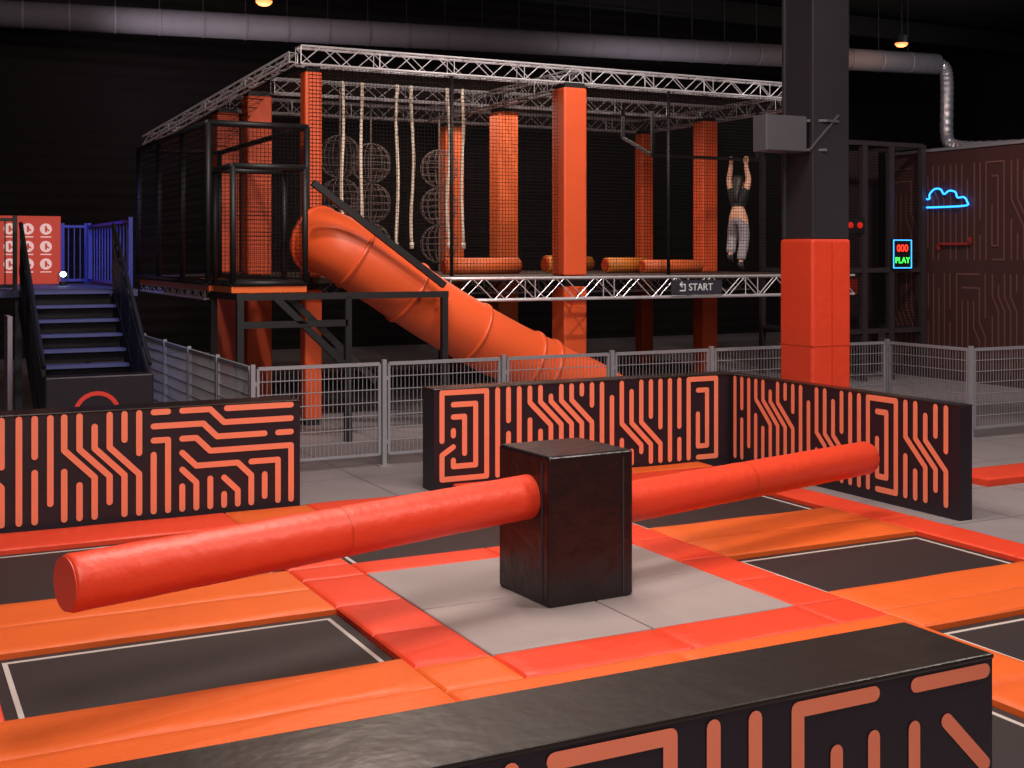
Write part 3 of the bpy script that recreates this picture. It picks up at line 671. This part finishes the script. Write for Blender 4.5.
je=skin_mesh([(0,0,.98),(0,0,.94)]+[V[i] for i in(15,16,17,19,20,21)],[(0,1),(1,2),(2,3),(3,4),(1,5),(5,6),(6,7)],[.138,.158,.128,.105,.088,.128,.105,.088],1)
build(je,'jeans',jeansm)
for a,b in((17,18),(21,22)):
    sh=MB(); p=Vector(V[a]);q=Vector(V[b]); sh.tube([p+Vector((0,.02,-.01)),p+Vector((0,.02,-.07)),p.lerp(q,.5)+Vector((0,0,-.02)),q,q+Vector((0,-.06,-.02))],.04,10,radii=[.05,.05,.046,.044,.028])
    build(sh,'shoe',shoem)
hr=skin_mesh([(0,.0,1.63),(0,.025,1.56),(0,.06,1.46),(0,.10,1.34),(0,.12,1.22),(0,.115,1.16)],[(0,1),(1,2),(2,3),(3,4),(4,5)],[.092,.102,.09,.075,.055,.03],1)
build(hr,'hair',hairm)
pe.rotation_euler[2]=math.radians(-27+150)

# ------------------------------------------------------------------ lights
def area(loc,tgt,size,pw,col,sy=None):
    l=D.lights.new('area','AREA'); l.energy=pw; l.color=col; l.size=size
    o=D.objects.new('area_light',l); COL.objects.link(o); o.location=loc
    o.rotation_euler=(Vector(tgt)-Vector(loc)).to_track_quat('-Z','Y').to_euler(); return o
def point(loc,pw,col,r=.2):
    l=D.lights.new('point','POINT'); l.energy=pw; l.color=col; l.shadow_soft_size=r
    o=D.objects.new('point_light',l); COL.objects.link(o); o.location=loc
def spot(loc,tgt,pw,col,ang=60,r=.3):
    l=D.lights.new('spot','SPOT'); l.energy=pw; l.color=col; l.spot_size=math.radians(ang); l.spot_blend=.6; l.shadow_soft_size=r
    o=D.objects.new('spot_light',l); COL.objects.link(o); o.location=loc
    o.rotation_euler=(Vector(tgt)-Vector(loc)).to_track_quat('-Z','Y').to_euler()
W1=(1,.89,.81)
area((4.5,9,8.3),(4.5,8,0),3,560,W1)
area((1,2,7.5),(4,8,0),2,400,W1)
area((9,4,8),(7,9,0),2,380,W1)
area((-1,-1.5,4.5),(2.5,3.2,.6),1.5,180,W1)
spot((13,9,8.5),(12.5,10.5,0),900,W1,60)
spot((5.5,14.5,8.8),(3.5,6,0),600,(1,.78,.62),60,.15)
spot((9,12.8,8.6),(10,18,3),1800,(1,.88,.82),75,.15)
spot((4,12,8),(5,18,3),1100,(1,.86,.78),60,.15)
spot((14,12,8.5),(18,18,2.5),1600,(1,.86,.82),60)
spot((12.5,13.5,8.5),(14.4,19,3.2),900,(1,.9,.86),22,.15)
area((10.5,21,5.0),(10.5,21,2),5,180,(1,.75,.62))
spot((2.4,19.6,5.2),(3.0,21.8,1.9),330,(.2,.26,1),70,.1)
spot((2.5,15.4,4.4),(2.5,18.0,1.0),300,(.32,.38,1),50,.1)
area((6,27,6.5),(10,30,8),4,55,(1,.9,.95))
area((18,25,6),(20,27.5,8),4,55,(1,.92,.95))
area((25.5,22.5,7.5),(27.3,26,6.5),1.5,50,(1,.97,.97))
spot((2,21,8.6),(0.5,31,5),260,(1,.85,.85),80)
point((24.4,25.0,7.7),30,(1,.55,.3)); point((7.15,25.3,7.3),30,(1,.55,.3))
w=D.worlds.new('w'); SC.world=w; w.use_nodes=True
w.node_tree.nodes['Background'].inputs[0].default_value=(.6,.5,.5,1); w.node_tree.nodes['Background'].inputs[1].default_value=.02

# ------------------------------------------------------------------ camera
cd=D.cameras.new('cam'); cam=D.objects.new('camera',cd); COL.objects.link(cam); SC.camera=cam
cam.location=(0,0,2.4); cam.rotation_euler=(math.pi/2,0,math.radians(-27))
cd.sensor_width=36; cd.lens=1250/1024*36; cd.shift_y=-129/1024; cd.clip_end=200
